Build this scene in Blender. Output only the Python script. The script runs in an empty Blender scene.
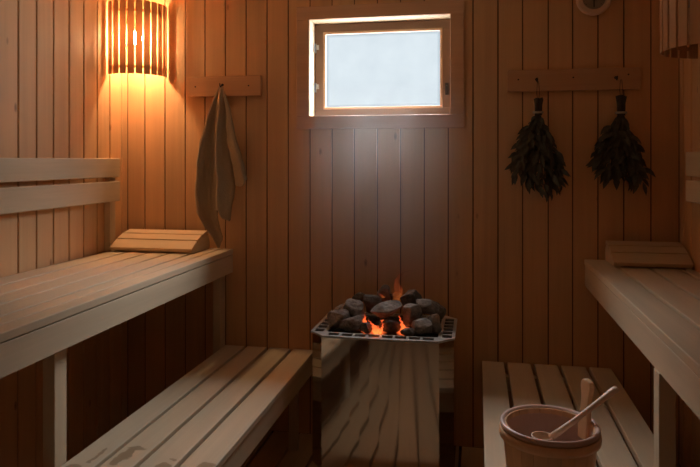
import bpy, bmesh, math, random
from mathutils import Vector, Matrix, noise as mnoise
random.seed(7)
sc = bpy.context.scene
COL = sc.collection

# ---------------------------------------------------------------- render look
sc.view_settings.view_transform = 'Standard'
sc.view_settings.look = 'None'
sc.view_settings.gamma = 1.0
sc.view_settings.use_curve_mapping = False
sc.view_settings.exposure = 1.3
sc.cycles.use_denoising = True
sc.cycles.max_bounces = 10
sc.cycles.diffuse_bounces = 6
sc.cycles.glossy_bounces = 4
sc.cycles.transparent_max_bounces = 16
sc.cycles.sample_clamp_indirect = 6.0
sc.cycles.volume_bounces = 0

# ---------------------------------------------------------------- dimensions
W = 2.471           # room width
H = 2.12            # room height
YF = -3.45          # front wall, behind the camera

# ---------------------------------------------------------------- node helpers
def new_mat(name):
    m = bpy.data.materials.new(name); m.use_nodes = True
    nt = m.node_tree
    for n in list(nt.nodes): nt.nodes.remove(n)
    out = nt.nodes.new('ShaderNodeOutputMaterial')
    return m, nt, out
def N(nt, t, **kw):
    n = nt.nodes.new(t)
    for k, v in kw.items(): setattr(n, k, v)
    return n
def math_node(nt, op, a, b=None, c=None, clamp=False):
    n = N(nt, 'ShaderNodeMath', operation=op); n.use_clamp = clamp
    for i, v in enumerate((a, b, c)):
        if v is None: continue
        if isinstance(v, (int, float)): n.inputs[i].default_value = v
        else: nt.links.new(v, n.inputs[i])
    return n.outputs[0]
def mix_col(nt, fac, a, b, mode='MIX'):
    n = N(nt, 'ShaderNodeMix', data_type='RGBA', blend_type=mode)
    for i, v in ((0, fac), (6, a), (7, b)):
        if isinstance(v, (int, float)): n.inputs[i].default_value = v
        elif isinstance(v, (tuple, list)): n.inputs[i].default_value = (*v[:3], 1)
        else: nt.links.new(v, n.inputs[i])
    return n.outputs[2]

def wood(name, base, axis=2, var=0.12, rough=0.55, knots=0.6, stains=None, grain=0.16, redden=0.0):
    m, nt, out = new_mat(name)
    L = nt.links.new
    tc = N(nt, 'ShaderNodeTexCoord'); geo = N(nt, 'ShaderNodeNewGeometry')
    rnd = geo.outputs['Random Per Island']
    off = N(nt, 'ShaderNodeCombineXYZ')
    for i, k in enumerate((3.7, 5.3, 9.1)):
        L(math_node(nt, 'MULTIPLY', rnd, k), off.inputs[i])
    add = N(nt, 'ShaderNodeVectorMath', operation='ADD')
    L(tc.outputs['Object'], add.inputs[0]); L(off.outputs[0], add.inputs[1])
    mp = N(nt, 'ShaderNodeMapping')
    s = [26.0, 26.0, 26.0]; s[axis] = 1.1
    mp.inputs['Scale'].default_value = s
    L(add.outputs[0], mp.inputs['Vector'])
    n1 = N(nt, 'ShaderNodeTexNoise'); n1.inputs['Scale'].default_value = 1.0
    n1.inputs['Detail'].default_value = 4; n1.inputs['Distortion'].default_value = 0.6
    L(mp.outputs[0], n1.inputs['Vector'])
    mp2 = N(nt, 'ShaderNodeMapping')
    s = [150.0, 150.0, 150.0]; s[axis] = 4.0
    mp2.inputs['Scale'].default_value = s
    L(add.outputs[0], mp2.inputs['Vector'])
    n2 = N(nt, 'ShaderNodeTexNoise'); n2.inputs['Scale'].default_value = 1.0
    n2.inputs['Detail'].default_value = 2
    L(mp2.outputs[0], n2.inputs['Vector'])
    # value factor = 1 + grain*(n1-.5)*2 + fine + per board
    f = math_node(nt, 'MULTIPLY_ADD', n1.outputs[0], 2*grain, 1 - grain)
    f = math_node(nt, 'MULTIPLY_ADD', n2.outputs[0], grain*0.9, math_node(nt, 'SUBTRACT', f, grain*0.45))
    wn = N(nt, 'ShaderNodeTexWhiteNoise', noise_dimensions='1D'); L(rnd, wn.inputs['W'])
    f = math_node(nt, 'ADD', f, math_node(nt, 'MULTIPLY_ADD', wn.outputs[0], 2*var, -var))
    vec = N(nt, 'ShaderNodeVectorMath', operation='SCALE')
    vec.inputs[0].default_value = base
    L(f, vec.inputs['Scale'])
    col = vec.outputs[0]
    # hue drift per board
    col = mix_col(nt, math_node(nt, 'MULTIPLY', wn.outputs[0], 0.35), col, (base[0]*0.95, base[1]*0.82, base[2]*0.68))
    if knots > 0:
        mk = N(nt, 'ShaderNodeMapping')
        s = [12.0, 12.0, 12.0]; s[axis] = 5.0
        mk.inputs['Scale'].default_value = s
        L(add.outputs[0], mk.inputs['Vector'])
        vo = N(nt, 'ShaderNodeTexVoronoi'); vo.inputs['Scale'].default_value = 1.0
        L(mk.outputs[0], vo.inputs['Vector'])
        sep = N(nt, 'ShaderNodeSeparateColor'); L(vo.outputs['Color'], sep.inputs[0])
        gate = math_node(nt, 'GREATER_THAN', sep.outputs[0], 1 - 0.42*knots)
        k = math_node(nt, 'SUBTRACT', 1.0, math_node(nt, 'DIVIDE', vo.outputs['Distance'], 0.10), clamp=True)
        k = math_node(nt, 'MULTIPLY', math_node(nt, 'POWER', k, 0.6), gate)
        col = mix_col(nt, math_node(nt, 'MULTIPLY', k, 0.8), col, (base[0]*0.22, base[1]*0.15, base[2]*0.12))
    rough_s = None
    if stains:
        ns = N(nt, 'ShaderNodeTexNoise'); ns.inputs['Scale'].default_value = 26; ns.inputs['Detail'].default_value = 3
        L(geo.outputs['Position'], ns.inputs['Vector'])
        dis = N(nt, 'ShaderNodeVectorMath', operation='SUBTRACT'); L(ns.outputs['Color'], dis.inputs[0])
        dis.inputs[1].default_value = (.5, .5, .5)
        sca = N(nt, 'ShaderNodeVectorMath', operation='SCALE'); L(dis.outputs[0], sca.inputs[0]); sca.inputs['Scale'].default_value = 0.05
        ad = N(nt, 'ShaderNodeVectorMath', operation='ADD'); L(geo.outputs['Position'], ad.inputs[0]); L(sca.outputs[0], ad.inputs[1])
        tot = None
        for (x, y, z, rx, ry) in stains:
            sb = N(nt, 'ShaderNodeVectorMath', operation='SUBTRACT'); L(ad.outputs[0], sb.inputs[0]); sb.inputs[1].default_value = (x, y, z)
            dv = N(nt, 'ShaderNodeVectorMath', operation='MULTIPLY'); L(sb.outputs[0], dv.inputs[0]); dv.inputs[1].default_value = (1/rx, 1/ry, 1)
            ln = N(nt, 'ShaderNodeVectorMath', operation='LENGTH'); L(dv.outputs[0], ln.inputs[0])
            v = math_node(nt, 'MULTIPLY', math_node(nt, 'SUBTRACT', 1.0, ln.outputs['Value']), 6.0, clamp=True)
            tot = v if tot is None else math_node(nt, 'MAXIMUM', tot, v)
        col = mix_col(nt, math_node(nt, 'MULTIPLY', tot, 0.62), col, (base[0]*0.40, base[1]*0.30, base[2]*0.22))
        rough_s = math_node(nt, 'MULTIPLY_ADD', tot, -0.25, rough)
    bs = N(nt, 'ShaderNodeBsdfPrincipled')
    L(col, bs.inputs['Base Color']); bs.inputs['Roughness'].default_value = rough
    if rough_s is not None: L(rough_s, bs.inputs['Roughness'])
    bs.inputs['Specular IOR Level'].default_value = 0.3
    bp = N(nt, 'ShaderNodeBump'); bp.inputs['Strength'].default_value = 0.12; bp.inputs['Distance'].default_value = 0.002
    L(n2.outputs[0], bp.inputs['Height']); L(bp.outputs[0], bs.inputs['Normal'])
    L(bs.outputs[0], out.inputs[0])
    return m

def plain(name, col, rough=0.5, metal=0.0, noise=0.0, nscale=30.0, bump=0.0, aniso=None):
    m, nt, out = new_mat(name); L = nt.links.new
    bs = N(nt, 'ShaderNodeBsdfPrincipled')
    bs.inputs['Base Color'].default_value = (*col, 1)
    bs.inputs['Roughness'].default_value = rough; bs.inputs['Metallic'].default_value = metal
    if noise or bump:
        tc = N(nt, 'ShaderNodeTexCoord'); n = N(nt, 'ShaderNodeTexNoise')
        n.inputs['Scale'].default_value = nscale; n.inputs['Detail'].default_value = 5
        L(tc.outputs['Object'], n.inputs['Vector'])
        if noise:
            f = math_node(nt, 'MULTIPLY_ADD', n.outputs[0], 2*noise, 1-noise)
            v = N(nt, 'ShaderNodeVectorMath', operation='SCALE'); v.inputs[0].default_value = col; L(f, v.inputs['Scale'])
            L(v.outputs[0], bs.inputs['Base Color'])
        if bump:
            b = N(nt, 'ShaderNodeBump'); b.inputs['Strength'].default_value = bump; b.inputs['Distance'].default_value = 0.004
            L(n.outputs[0], b.inputs['Height']); L(b.outputs[0], bs.inputs['Normal'])
    L(bs.outputs[0], out.inputs[0])
    return m

WALLC = (0.63, 0.378, 0.195)
M = {}
M['wall'] = wood('pine_panelling', WALLC, 2, var=0.10, knots=0.8)
M['wall_x'] = wood('pine_boards_sideways', (0.74, 0.52, 0.32), 0, var=0.05, knots=0.3)
M['backing'] = plain('panelling_groove', (0.15, 0.075, 0.038), 0.9)
M['frame'] = wood('window_frame_wood', (0.20, 0.108, 0.066), 0, var=0.05, knots=0.1, grain=0.08)
M['bench'] = wood('aspen_bench_wood', (0.61, 0.485, 0.335), 1, var=0.05, knots=0.04, grain=0.12)
M['bench_stained'] = wood('aspen_bench_wood_wet_marks', (0.61, 0.485, 0.335), 1, var=0.05, knots=0.04, grain=0.12, stains=[
    (0.645, -1.125, .375, .020, .055), (0.655, -1.085, .375, .030, .014), (0.640, -1.17, .375, .018, .025),
    (0.786, -1.18, .375, .024, .022), (0.797, -1.133, .375, .016, .008), (0.905, -1.165, .375, .028, .035),
    (0.566, -1.15, .375, .008, .05), (0.54, -1.235, .375, .02, .02)])
M['bench_z'] = wood('aspen_post_wood', (0.60, 0.47, 0.32), 2, var=0.04, knots=0.15)
M['bench_x'] = wood('aspen_crosswise_wood', (0.62, 0.465, 0.30), 0, var=0.05, knots=0.1)
M['floor'] = wood('floor_boards', (0.55, 0.37, 0.22), 1, var=0.12, knots=0.3)
M['slat_lamp'] = wood('lamp_slat_wood', (0.60, 0.36, 0.19), 2, var=0.06, knots=0.0)
def veneer():
    m = M['slat_lamp']; nt = m.node_tree; out = next(n for n in nt.nodes if n.type == 'OUTPUT_MATERIAL'); bs = next(n for n in nt.nodes if n.type == 'BSDF_PRINCIPLED')
    t = N(nt, 'ShaderNodeBsdfTranslucent'); t.inputs[0].default_value = (.80, .52, .30, 1)
    mx = N(nt, 'ShaderNodeMixShader'); mx.inputs[0].default_value = .17
    nt.links.new(bs.outputs[0], mx.inputs[1]); nt.links.new(t.outputs[0], mx.inputs[2]); nt.links.new(mx.outputs[0], out.inputs[0])
veneer()
M['hook_board'] = wood('hook_board_wood', (0.54, 0.31, 0.165), 0, var=0.04, knots=0.3)
M['screw'] = plain('dark_screw', (0.03, 0.02, 0.015), 0.5, 0.6)
M['steel_fit'] = plain('window_fitting_steel', (0.45, 0.45, 0.45), 0.35, 0.9)
M['towel'] = plain('linen_towel', (0.38, 0.29, 0.19), 0.95, 0, noise=0.12, nscale=160, bump=0.5)
M['leaf'] = plain('dried_birch_leaf', (0.085, 0.075, 0.050), 0.7, 0, noise=0.45, nscale=40)
M['twig'] = plain('birch_twigs', (0.07, 0.05, 0.034), 0.8, 0, noise=0.4, nscale=80)
M['string'] = plain('pale_string', (0.42, 0.36, 0.28), 0.8)
M['rim'] = plain('grey_steel_rim', (0.42, 0.40, 0.37), 0.42, 0.5, noise=0.08, nscale=20)
M['black'] = plain('black_iron', (0.012, 0.010, 0.009), 0.7, 0.3)
M['liner'] = plain('bucket_plastic_liner', (0.60, 0.40, 0.33), 0.35)
M['bucket'] = wood('bucket_pine', (0.72, 0.47, 0.28), 2, var=0.10, knots=0.0, rough=0.35)
M['ladle'] = wood('ladle_wood', (0.72, 0.52, 0.38), 0, var=0.02, knots=0.0, rough=0.4)
M['dial'] = plain('thermometer_dial', (0.34, 0.27, 0.19), 0.5)

# brushed steel
def steel():
    m, nt, out = new_mat('polished_heater_steel'); L = nt.links.new
    bs = N(nt, 'ShaderNodeBsdfPrincipled')
    bs.inputs['Base Color'].default_value = (0.56, 0.51, 0.45, 1)
    bs.inputs['Metallic'].default_value = 1.0; bs.inputs['Roughness'].default_value = 0.07
    tc = N(nt, 'ShaderNodeTexCoord'); mp = N(nt, 'ShaderNodeMapping'); mp.inputs['Scale'].default_value = (3.0, 3.0, 1.2)
    n = N(nt, 'ShaderNodeTexNoise'); n.inputs['Scale'].default_value = 1.0; n.inputs['Detail'].default_value = 1
    L(tc.outputs['Object'], mp.inputs[0]); L(mp.outputs[0], n.inputs['Vector'])
    b = N(nt, 'ShaderNodeBump'); b.inputs['Strength'].default_value = 0.10; b.inputs['Distance'].default_value = 0.02
    L(n.outputs[0], b.inputs['Height']); L(b.outputs[0], bs.inputs['Normal'])
    L(bs.outputs[0], out.inputs[0]); return m
M['steel'] = steel()

def stone_mat(name, c):
    m, nt, out = new_mat(name); L = nt.links.new
    bs = N(nt, 'ShaderNodeBsdfPrincipled'); bs.inputs['Roughness'].default_value = 0.8
    geo = N(nt, 'ShaderNodeTexCoord'); oi = N(nt, 'ShaderNodeObjectInfo')
    ad = N(nt, 'ShaderNodeVectorMath', operation='ADD'); L(geo.outputs['Object'], ad.inputs[0]); L(oi.outputs['Location'], ad.inputs[1])
    n = N(nt, 'ShaderNodeTexNoise'); n.inputs['Scale'].default_value = 22; n.inputs['Detail'].default_value = 6; n.inputs['Roughness'].default_value = 0.65
    L(ad.outputs[0], n.inputs['Vector'])
    cr = N(nt, 'ShaderNodeValToRGB'); L(n.outputs[0], cr.inputs[0])
    cr.color_ramp.elements[0].position = .32; cr.color_ramp.elements[0].color = (c[0]*.45, c[1]*.42, c[2]*.4, 1)
    cr.color_ramp.elements[1].position = .70; cr.color_ramp.elements[1].color = (c[0]*1.9, c[1]*1.9, c[2]*1.9, 1)
    L(cr.outputs[0], bs.inputs['Base Color'])
    n2 = N(nt, 'ShaderNodeTexNoise'); n2.inputs['Scale'].default_value = 70; n2.inputs['Detail'].default_value = 6
    L(ad.outputs[0], n2.inputs['Vector'])
    b = N(nt, 'ShaderNodeBump'); b.inputs['Strength'].default_value = 0.9; b.inputs['Distance'].default_value = 0.008
    L(n2.outputs[0], b.inputs['Height']); L(b.outputs[0], bs.inputs['Normal'])
    L(bs.outputs[0], out.inputs[0]); return m
M['stone'] = stone_mat('grey_sauna_stone', (0.21, 0.19, 0.175))
M['stone_dark'] = stone_mat('dark_sauna_stone', (0.10, 0.088, 0.078))

def emit(name, col, strength):
    m, nt, out = new_mat(name)
    e = N(nt, 'ShaderNodeEmission'); e.inputs[0].default_value = (*col, 1); e.inputs[1].default_value = strength
    nt.links.new(e.outputs[0], out.inputs[0]); return m
M['bulb'] = emit('lit_bulb', (1.0, 0.64, 0.33), 190.0)

def flame_mat(name, strength, alpha):
    m, nt, out = new_mat(name); L = nt.links.new
    tc = N(nt, 'ShaderNodeTexCoord'); sp = N(nt, 'ShaderNodeSeparateXYZ'); L(tc.outputs['Generated'], sp.inputs[0])
    cr = N(nt, 'ShaderNodeValToRGB'); L(sp.outputs[2], cr.inputs[0])
    e = cr.color_ramp.elements
    e[0].position = 0.0; e[0].color = (1.0, .28, .06, 1)
    e[1].position = 1.0; e[1].color = (.75, .07, .02, 1)
    m1 = cr.color_ramp.elements.new(.45); m1.color = (1.0, .13, .03, 1)
    em = N(nt, 'ShaderNodeEmission'); L(cr.outputs[0], em.inputs[0]); em.inputs[1].default_value = strength
    tr = N(nt, 'ShaderNodeBsdfTransparent')
    n = N(nt, 'ShaderNodeTexNoise'); n.inputs['Scale'].default_value = 28; L(tc.outputs['Object'], n.inputs['Vector'])
    lw = N(nt, 'ShaderNodeLayerWeight'); lw.inputs[0].default_value = 0.5
    a = math_node(nt, 'SUBTRACT', 1.0, lw.outputs['Facing'])
    a = math_node(nt, 'MULTIPLY', a, math_node(nt, 'MULTIPLY_ADD', n.outputs[0], 1.6, -0.2, clamp=True))
    a = math_node(nt, 'MULTIPLY', a, math_node(nt, 'SUBTRACT', 1.15, sp.outputs[2], clamp=True))
    a = math_node(nt, 'MULTIPLY', a, alpha, clamp=True)
    mx = N(nt, 'ShaderNodeMixShader'); L(a, mx.inputs[0]); L(tr.outputs[0], mx.inputs[1]); L(em.outputs[0], mx.inputs[2])
    L(mx.outputs[0], out.inputs[0]); return m
M['flame'] = flame_mat('flame', .68, 2.8)
M['wisp'] = flame_mat('faint_flame', 0.20, 0.40)

def ember_mat():
    m, nt, out = new_mat('ember_bed'); L = nt.links.new
    geo = N(nt, 'ShaderNodeNewGeometry')
    n = N(nt, 'ShaderNodeTexNoise'); n.inputs['Scale'].default_value = 30; n.inputs['Detail'].default_value = 3
    L(geo.outputs['Position'], n.inputs['Vector'])
    tot = None
    for c, r in (((1.245, -.43, .60), .025), ((1.29, -.44, .60), .035), ((1.385, -.43, .60), .030), ((1.31, -.34, .60), .04)):
        d = N(nt, 'ShaderNodeVectorMath', operation='DISTANCE'); L(geo.outputs['Position'], d.inputs[0]); d.inputs[1].default_value = c
        v = math_node(nt, 'SUBTRACT', 1.0, math_node(nt, 'DIVIDE', d.outputs['Value'], r), clamp=True)
        tot = v if tot is None else math_node(nt, 'MAXIMUM', tot, v)
    f = math_node(nt, 'MULTIPLY', tot, math_node(nt, 'MULTIPLY_ADD', n.outputs[0], 3.0, -0.6, clamp=True))
    bs = N(nt, 'ShaderNodeBsdfPrincipled'); bs.inputs['Base Color'].default_value = (.03, .025, .02, 1); bs.inputs['Roughness'].default_value = .9
    bs.inputs['Emission Color'].default_value = (1.0, .14, .03, 1)
    L(math_node(nt, 'MULTIPLY', f, 1.3), bs.inputs['Emission Strength'])
    L(bs.outputs[0], out.inputs[0]); return m
M['ember'] = ember_mat()

def glass_mat():
    m, nt, out = new_mat('frosted_window_pane'); L = nt.links.new
    tc = N(nt, 'ShaderNodeTexCoord')
    sp = N(nt, 'ShaderNodeSeparateXYZ'); L(tc.outputs['Generated'], sp.inputs[0])
    # darker tint along the borders of the pane
    def border(o, w):
        a = math_node(nt, 'MINIMUM', o, math_node(nt, 'SUBTRACT', 1.0, o))
        return math_node(nt, 'SUBTRACT', 1.0, math_node(nt, 'DIVIDE', a, w), clamp=True)
    bd = math_node(nt, 'MAXIMUM', border(sp.outputs[0], .045), border(sp.outputs[2], .06))
    n = N(nt, 'ShaderNodeTexNoise'); n.inputs['Scale'].default_value = 9; n.inputs['Detail'].default_value = 5
    L(tc.outputs['Object'], n.inputs['Vector'])
    f = math_node(nt, 'MULTIPLY_ADD', n.outputs[0], 0.20, 0.0)
    f = math_node(nt, 'MULTIPLY_ADD', bd, 0.55, f, clamp=True)
    tr = N(nt, 'ShaderNodeBsdfTransparent'); tr.inputs[0].default_value = (.98, .99, 1, 1)
    df = N(nt, 'ShaderNodeBsdfTranslucent'); df.inputs[0].default_value = (.9, .93, .95, 1)
    mx = N(nt, 'ShaderNodeMixShader'); mx.inputs[0].default_value = 0.002; L(tr.outputs[0], mx.inputs[1]); L(df.outputs[0], mx.inputs[2])
    L(mix_col(nt, f, (.98, .99, 1.0), (.55, .60, .64)), tr.inputs[0])
    L(mx.outputs[0], out.inputs[0]); return m
M['glass'] = glass_mat()

def steam_mat():
    m, nt, out = new_mat('steam'); L = nt.links.new
    tc = N(nt, 'ShaderNodeTexCoord'); sp = N(nt, 'ShaderNodeSeparateXYZ'); L(tc.outputs['Generated'], sp.inputs[0])
    def bell(o, p):
        a = math_node(nt, 'MULTIPLY', o, math_node(nt, 'SUBTRACT', 1.0, o))
        return math_node(nt, 'POWER', math_node(nt, 'MULTIPLY', a, 4.0, clamp=True), p)
    geo = N(nt, 'ShaderNodeNewGeometry')
    n = N(nt, 'ShaderNodeTexNoise'); n.inputs['Scale'].default_value = 5.5; n.inputs['Detail'].default_value = 3
    mp = N(nt, 'ShaderNodeMapping'); mp.inputs['Scale'].default_value = (1.4, 1.4, .6); L(tc.outputs['Object'], mp.inputs[0]); L(mp.outputs[0], n.inputs['Vector'])
    d = math_node(nt, 'MULTIPLY', bell(sp.outputs[0], 2.0), bell(sp.outputs[1], 1.0))
    d = math_node(nt, 'MULTIPLY', d, bell(sp.outputs[2], 0.6))
    d = math_node(nt, 'MULTIPLY', d, math_node(nt, 'MULTIPLY_ADD', n.outputs[0], 1.6, -0.1, clamp=True))
    vs = N(nt, 'ShaderNodeVolumeScatter'); vs.inputs['Color'].default_value = (1, .95, .92, 1)
    L(math_node(nt, 'MULTIPLY', d, STEAM), vs.inputs['Density'])
    L(vs.outputs[0], out.inputs['Volume']); return m
STEAM = 0.95
M['steam'] = steam_mat()

# ---------------------------------------------------------------- mesh helpers
def box(bm, x0, x1, y0, y1, z0, z1, rot=None, piv=None):
    vs = [bm.verts.new((x, y, z)) for x in (x0, x1) for y in (y0, y1) for z in (z0, z1)]
    if rot is not None:
        p = Vector(piv)
        for v in vs: v.co = rot @ (v.co - p) + p
    for q in ((0,1,3,2), (4,6,7,5), (0,4,5,1), (2,3,7,6), (0,2,6,4), (1,5,7,3)):
        bm.faces.new([vs[i] for i in q])
    return vs
def tube(bm, pts, rad, seg=8, cap=True):
    rings = []
    n = len(pts)
    pts = [Vector(p) for p in pts]
    rr = rad if isinstance(rad, (list, tuple)) else [rad]*n
    prev = None
    for i in range(n):
        t = (pts[min(i+1, n-1)] - pts[max(i-1, 0)]).normalized()
        if prev is None:
            a = Vector((0, 0, 1)) if abs(t.z) < .9 else Vector((1, 0, 0))
            u = t.cross(a).normalized()
        else:
            u = (prev - t*prev.dot(t)).normalized()
        prev = u
        w = t.cross(u)
        r = rr[i]; ra, rb = r if isinstance(r, (tuple, list)) else (r, r)
        rings.append([bm.verts.new(pts[i] + u*ra*math.cos(2*math.pi*k/seg) + w*rb*math.sin(2*math.pi*k/seg)) for k in range(seg)])
    for a, b in zip(rings, rings[1:]):
        for k in range(seg): bm.faces.new((a[k], a[(k+1) % seg], b[(k+1) % seg], b[k]))
    if cap:
        bm.faces.new(rings[0][::-1]); bm.faces.new(rings[-1])
def lathe(bm, prof, seg=32, cx=0, cy=0, closed=False):
    rings = []
    for r, z in prof:
        rings.append([bm.verts.new((cx + r*math.cos(2*math.pi*k/seg), cy + r*math.sin(2*math.pi*k/seg), z)) for k in range(seg)])
    pairs = list(zip(rings, rings[1:]))
    if closed: pairs.append((rings[-1], rings[0]))
    for a, b in pairs:
        for k in range(seg): bm.faces.new((a[k], a[(k+1) % seg], b[(k+1) % seg], b[k]))
    return rings
def make(name, bm, mat, parent=None, bevel=0.0, smooth=False, origin=None, seg=2):
    """Link a bmesh given in world coordinates as one mesh object; its origin sits at 'origin' or at its parent's origin."""
    o0 = Vector(origin) if origin is not None else Vector((0, 0, 0))
    po = Vector(parent['_o']) if parent is not None else Vector((0, 0, 0))
    if parent is not None and origin is None: o0 = po
    bmesh.ops.recalc_face_normals(bm, faces=bm.faces)
    for v in bm.verts: v.co -= o0
    me = bpy.data.meshes.new(name); bm.to_mesh(me); bm.free()
    for m_ in (mat if isinstance(mat, (list, tuple)) else [mat]): me.materials.append(m_)
    if smooth:
        for p in me.polygons: p.use_smooth = True
    o = bpy.data.objects.new(name, me); COL.objects.link(o)
    o['_o'] = tuple(o0)
    if parent is not None: o.parent = parent
    o.location = o0 - po
    if bevel:
        md = o.modifiers.new('Bevel', 'BEVEL'); md.width = bevel; md.segments = seg; md.limit_method = 'ANGLE'; md.angle_limit = math.radians(40)
    return o
def empty(name, loc, label=None, cat=None, group=None):
    o = bpy.data.objects.new(name, None); COL.objects.link(o); o.location = loc; o['_o'] = tuple(loc)
    o.empty_display_size = .05
    if label: tag(o, label, cat, group)
    return o
def tag(o, label=None, cat=None, group=None, kind=None):
    if label: o['label'] = label
    if cat: o['category'] = cat
    if group: o['group'] = group
    if kind: o['kind'] = kind
    return o
BM = bmesh.new

# ================================================================ THE ROOM
BT = 0.016          # board thickness; faces lie on the planes X=0, X=W, Y=0
G = 0.0028          # half groove
WX0, WX1, WZ0, WZ1 = 0.905, 1.545, 1.447, 1.891      # window opening
# back wall: boards with a window hole
bm = BM()
gaps = [-0.012, 0.089, 0.193, 0.297, 0.397, 0.499, 0.601, 0.703, 0.805, 0.908, 1.011, 1.114, 1.219, 1.323, 1.428, 1.533,
        1.640, 1.746, 1.849, 1.955, 2.054, 2.156, 2.258, 2.364, 2.471+.012]
for a, b in zip(gaps, gaps[1:]):
    a = max(a + G, 0.001); b = min(b - G, W - .001)
    if a < WX1 and b > WX0:
        if a < WX0: box(bm, a, WX0, 0, BT, 0, H)
        if b > WX1: box(bm, WX1, b, 0, BT, 0, H)
        aa, bb = max(a, WX0), min(b, WX1)
        box(bm, aa, bb, 0, BT, 0, WZ0); box(bm, aa, bb, 0, BT, WZ1, H)
    else: box(bm, a, b, 0, BT, 0, H)
wb = make('wall_back', bm, M['wall'], bevel=.0048); tag(wb, kind='structure')
bm = BM()
for (x0, x1, z0, z1) in ((-.2, WX0-.014, -.1, H+.1), (WX1+.014, W+.2, -.1, H+.1), (WX0-.014, WX1+.014, -.1, WZ0-.014), (WX0-.014, WX1+.014, WZ1+.014, H+.1)):
    box(bm, x0, x1, .006, 0.15, z0, z1)
make('wall_core', bm, M['backing'], wb)
# side walls
def side_wall(name, x_face, sgn):
    bm = BM(); y = 0.0
    y1 = -.055
    ys = [0.0, y1]
    while ys[-1] > YF: ys.append(ys[-1] - .1015)
    for a, b in zip(ys, ys[1:]):
        bb = max(b + G, YF)
        x0, x1 = sorted((x_face, x_face + sgn*BT))
        box(bm, x0, x1, bb, a - (G if a < 0 else 0.001), 0, H)
    o = make(name, bm, M['wall'], bevel=.0048); tag(o, kind='structure')
    bm = BM(); x0, x1 = sorted((x_face + sgn*.006, x_face + sgn*.15)); box(bm, x0, x1, YF-.15, .15, -.1, H+.1)
    make('wall_core', bm, M['backing'], o)
side_wall('wall_left', 0, -1)
side_wall('wall_right', W, 1)
bm = BM(); x = 0.0
while x < W: box(bm, x+G, min(x+.1-G, W), YF-BT, YF, 0, H); x += .1
o = make('wall_front', bm, M['wall'], bevel=.0048); tag(o, kind='structure')
bm = BM(); box(bm, -.2, W+.2, YF-.15, YF-BT, -.1, H+.1); make('wall_core', bm, M['backing'], o)
bm = BM(); x = 0.0
while x < W:
    box(bm, x+.006, min(x+.116, W), YF, 0, -.025, 0); x += .122
o = make('floor', bm, M['floor'], bevel=.002); tag(o, kind='structure')
bm = BM(); box(bm, -.2, W+.2, YF-.2, .2, -.12, -.025); make('floor_base', bm, M['backing'], o)
bm = BM(); y = 0.0
while y > YF: box(bm, 0, W, max(y-.1+G, YF), y-G, H, H+BT); y -= .1
o = make('ceiling', bm, M['wall_x'], bevel=.003); tag(o, kind='structure')
bm = BM(); box(bm, -.2, W+.2, YF-.2, .2, H+BT, H+.12); make('ceiling_core', bm, M['backing'], o)
# low skirting in the corners: narrow battens
# window
win = empty('window_1', ((WX0+WX1)/2, 0, WZ0)); tag(win, 'small window with a frosted pane in a pine frame set in the back wall', kind='structure')
def frame_ring(bm, x0, x1, z0, z1, w, y0, y1):
    """four boards around an opening x0..x1, z0..z1, growing outward by w; head and sill run over the sides"""
    box(bm, x0-w, x0, y0, y1, z0, z1); box(bm, x1, x1+w, y0, y1, z0, z1)
    box(bm, x0-w, x1+w, y0, y1, z1, z1+w); box(bm, x0-w, x1+w, y0, y1, z0-w, z0)
bm = BM(); frame_ring(bm, WX0, WX1, WZ0, WZ1, .0135, -.0, .15)
M['reveal'] = wood('pale_reveal_wood', (0.70, 0.56, 0.39), 1, var=0.03, knots=0.0, grain=0.06)
make('frame', bm, M['reveal'], win, bevel=.001)
bm = BM(); frame_ring(bm, WX0+.003, WX1-.003, WZ0+.003, WZ1-.003, .060, -.014, -.0005)
M['casing'] = wood('casing_wood', (0.59, 0.36, 0.225), 0, var=0.04, knots=0.1)
make('casing', bm, M['casing'], win, bevel=.002)
SW = .042; sy0, sy1 = .098, .120
bm = BM(); frame_ring(bm, WX0+SW, WX1-SW, WZ0+SW, WZ1-SW, SW-.001, sy0, sy1)
sash = make('sash', bm, M['frame'], win, bevel=.002)
bm = BM(); frame_ring(bm, WX0+SW+.011, WX1-SW-.011, WZ0+SW+.009, WZ1-SW-.009, .011, sy0-.002, sy1-.006)
make('glazing_bead', bm, M['casing'], sash, bevel=.002)
bm = BM(); box(bm, WX0+SW+.002, WX1-SW-.002, sy1-.006, sy1-.002, WZ0+SW+.002, WZ1-SW-.002)
make('pane', bm, M['glass'], win)
for z in (1.775, 1.59):
    bm = BM(); box(bm, WX0+.001, WX0+.005, sy0-.03, sy0-.002, z-.02, z+.02); box(bm, WX0+.005, WX0+.022, sy0-.005, sy0-.0005, z-.006, z+.016)
    tube(bm, [(WX0+.006, sy0-.006, z-.022), (WX0+.006, sy0-.006, z+.022)], .005, 8)
    make('hinge', bm, M['steel_fit'], win, bevel=.0005)
bm = BM(); box(bm, WX1-.03, WX1-.014, sy0-.006, sy0-.0005, 1.545, 1.60); tube(bm, [(WX1-.022, sy0-.004, 1.585), (WX1-.022, sy0-.018, 1.583), (WX1-.026, sy0-.02, 1.545)], .0045, 8)
make('latch', bm, M['screw'], win, bevel=.0005)

# ================================================================ BENCHES
def ybox(bm, x0, x1, y0, y1, z0, z1): box(bm, x0, x1, y0, y1, z0, z1)
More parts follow.
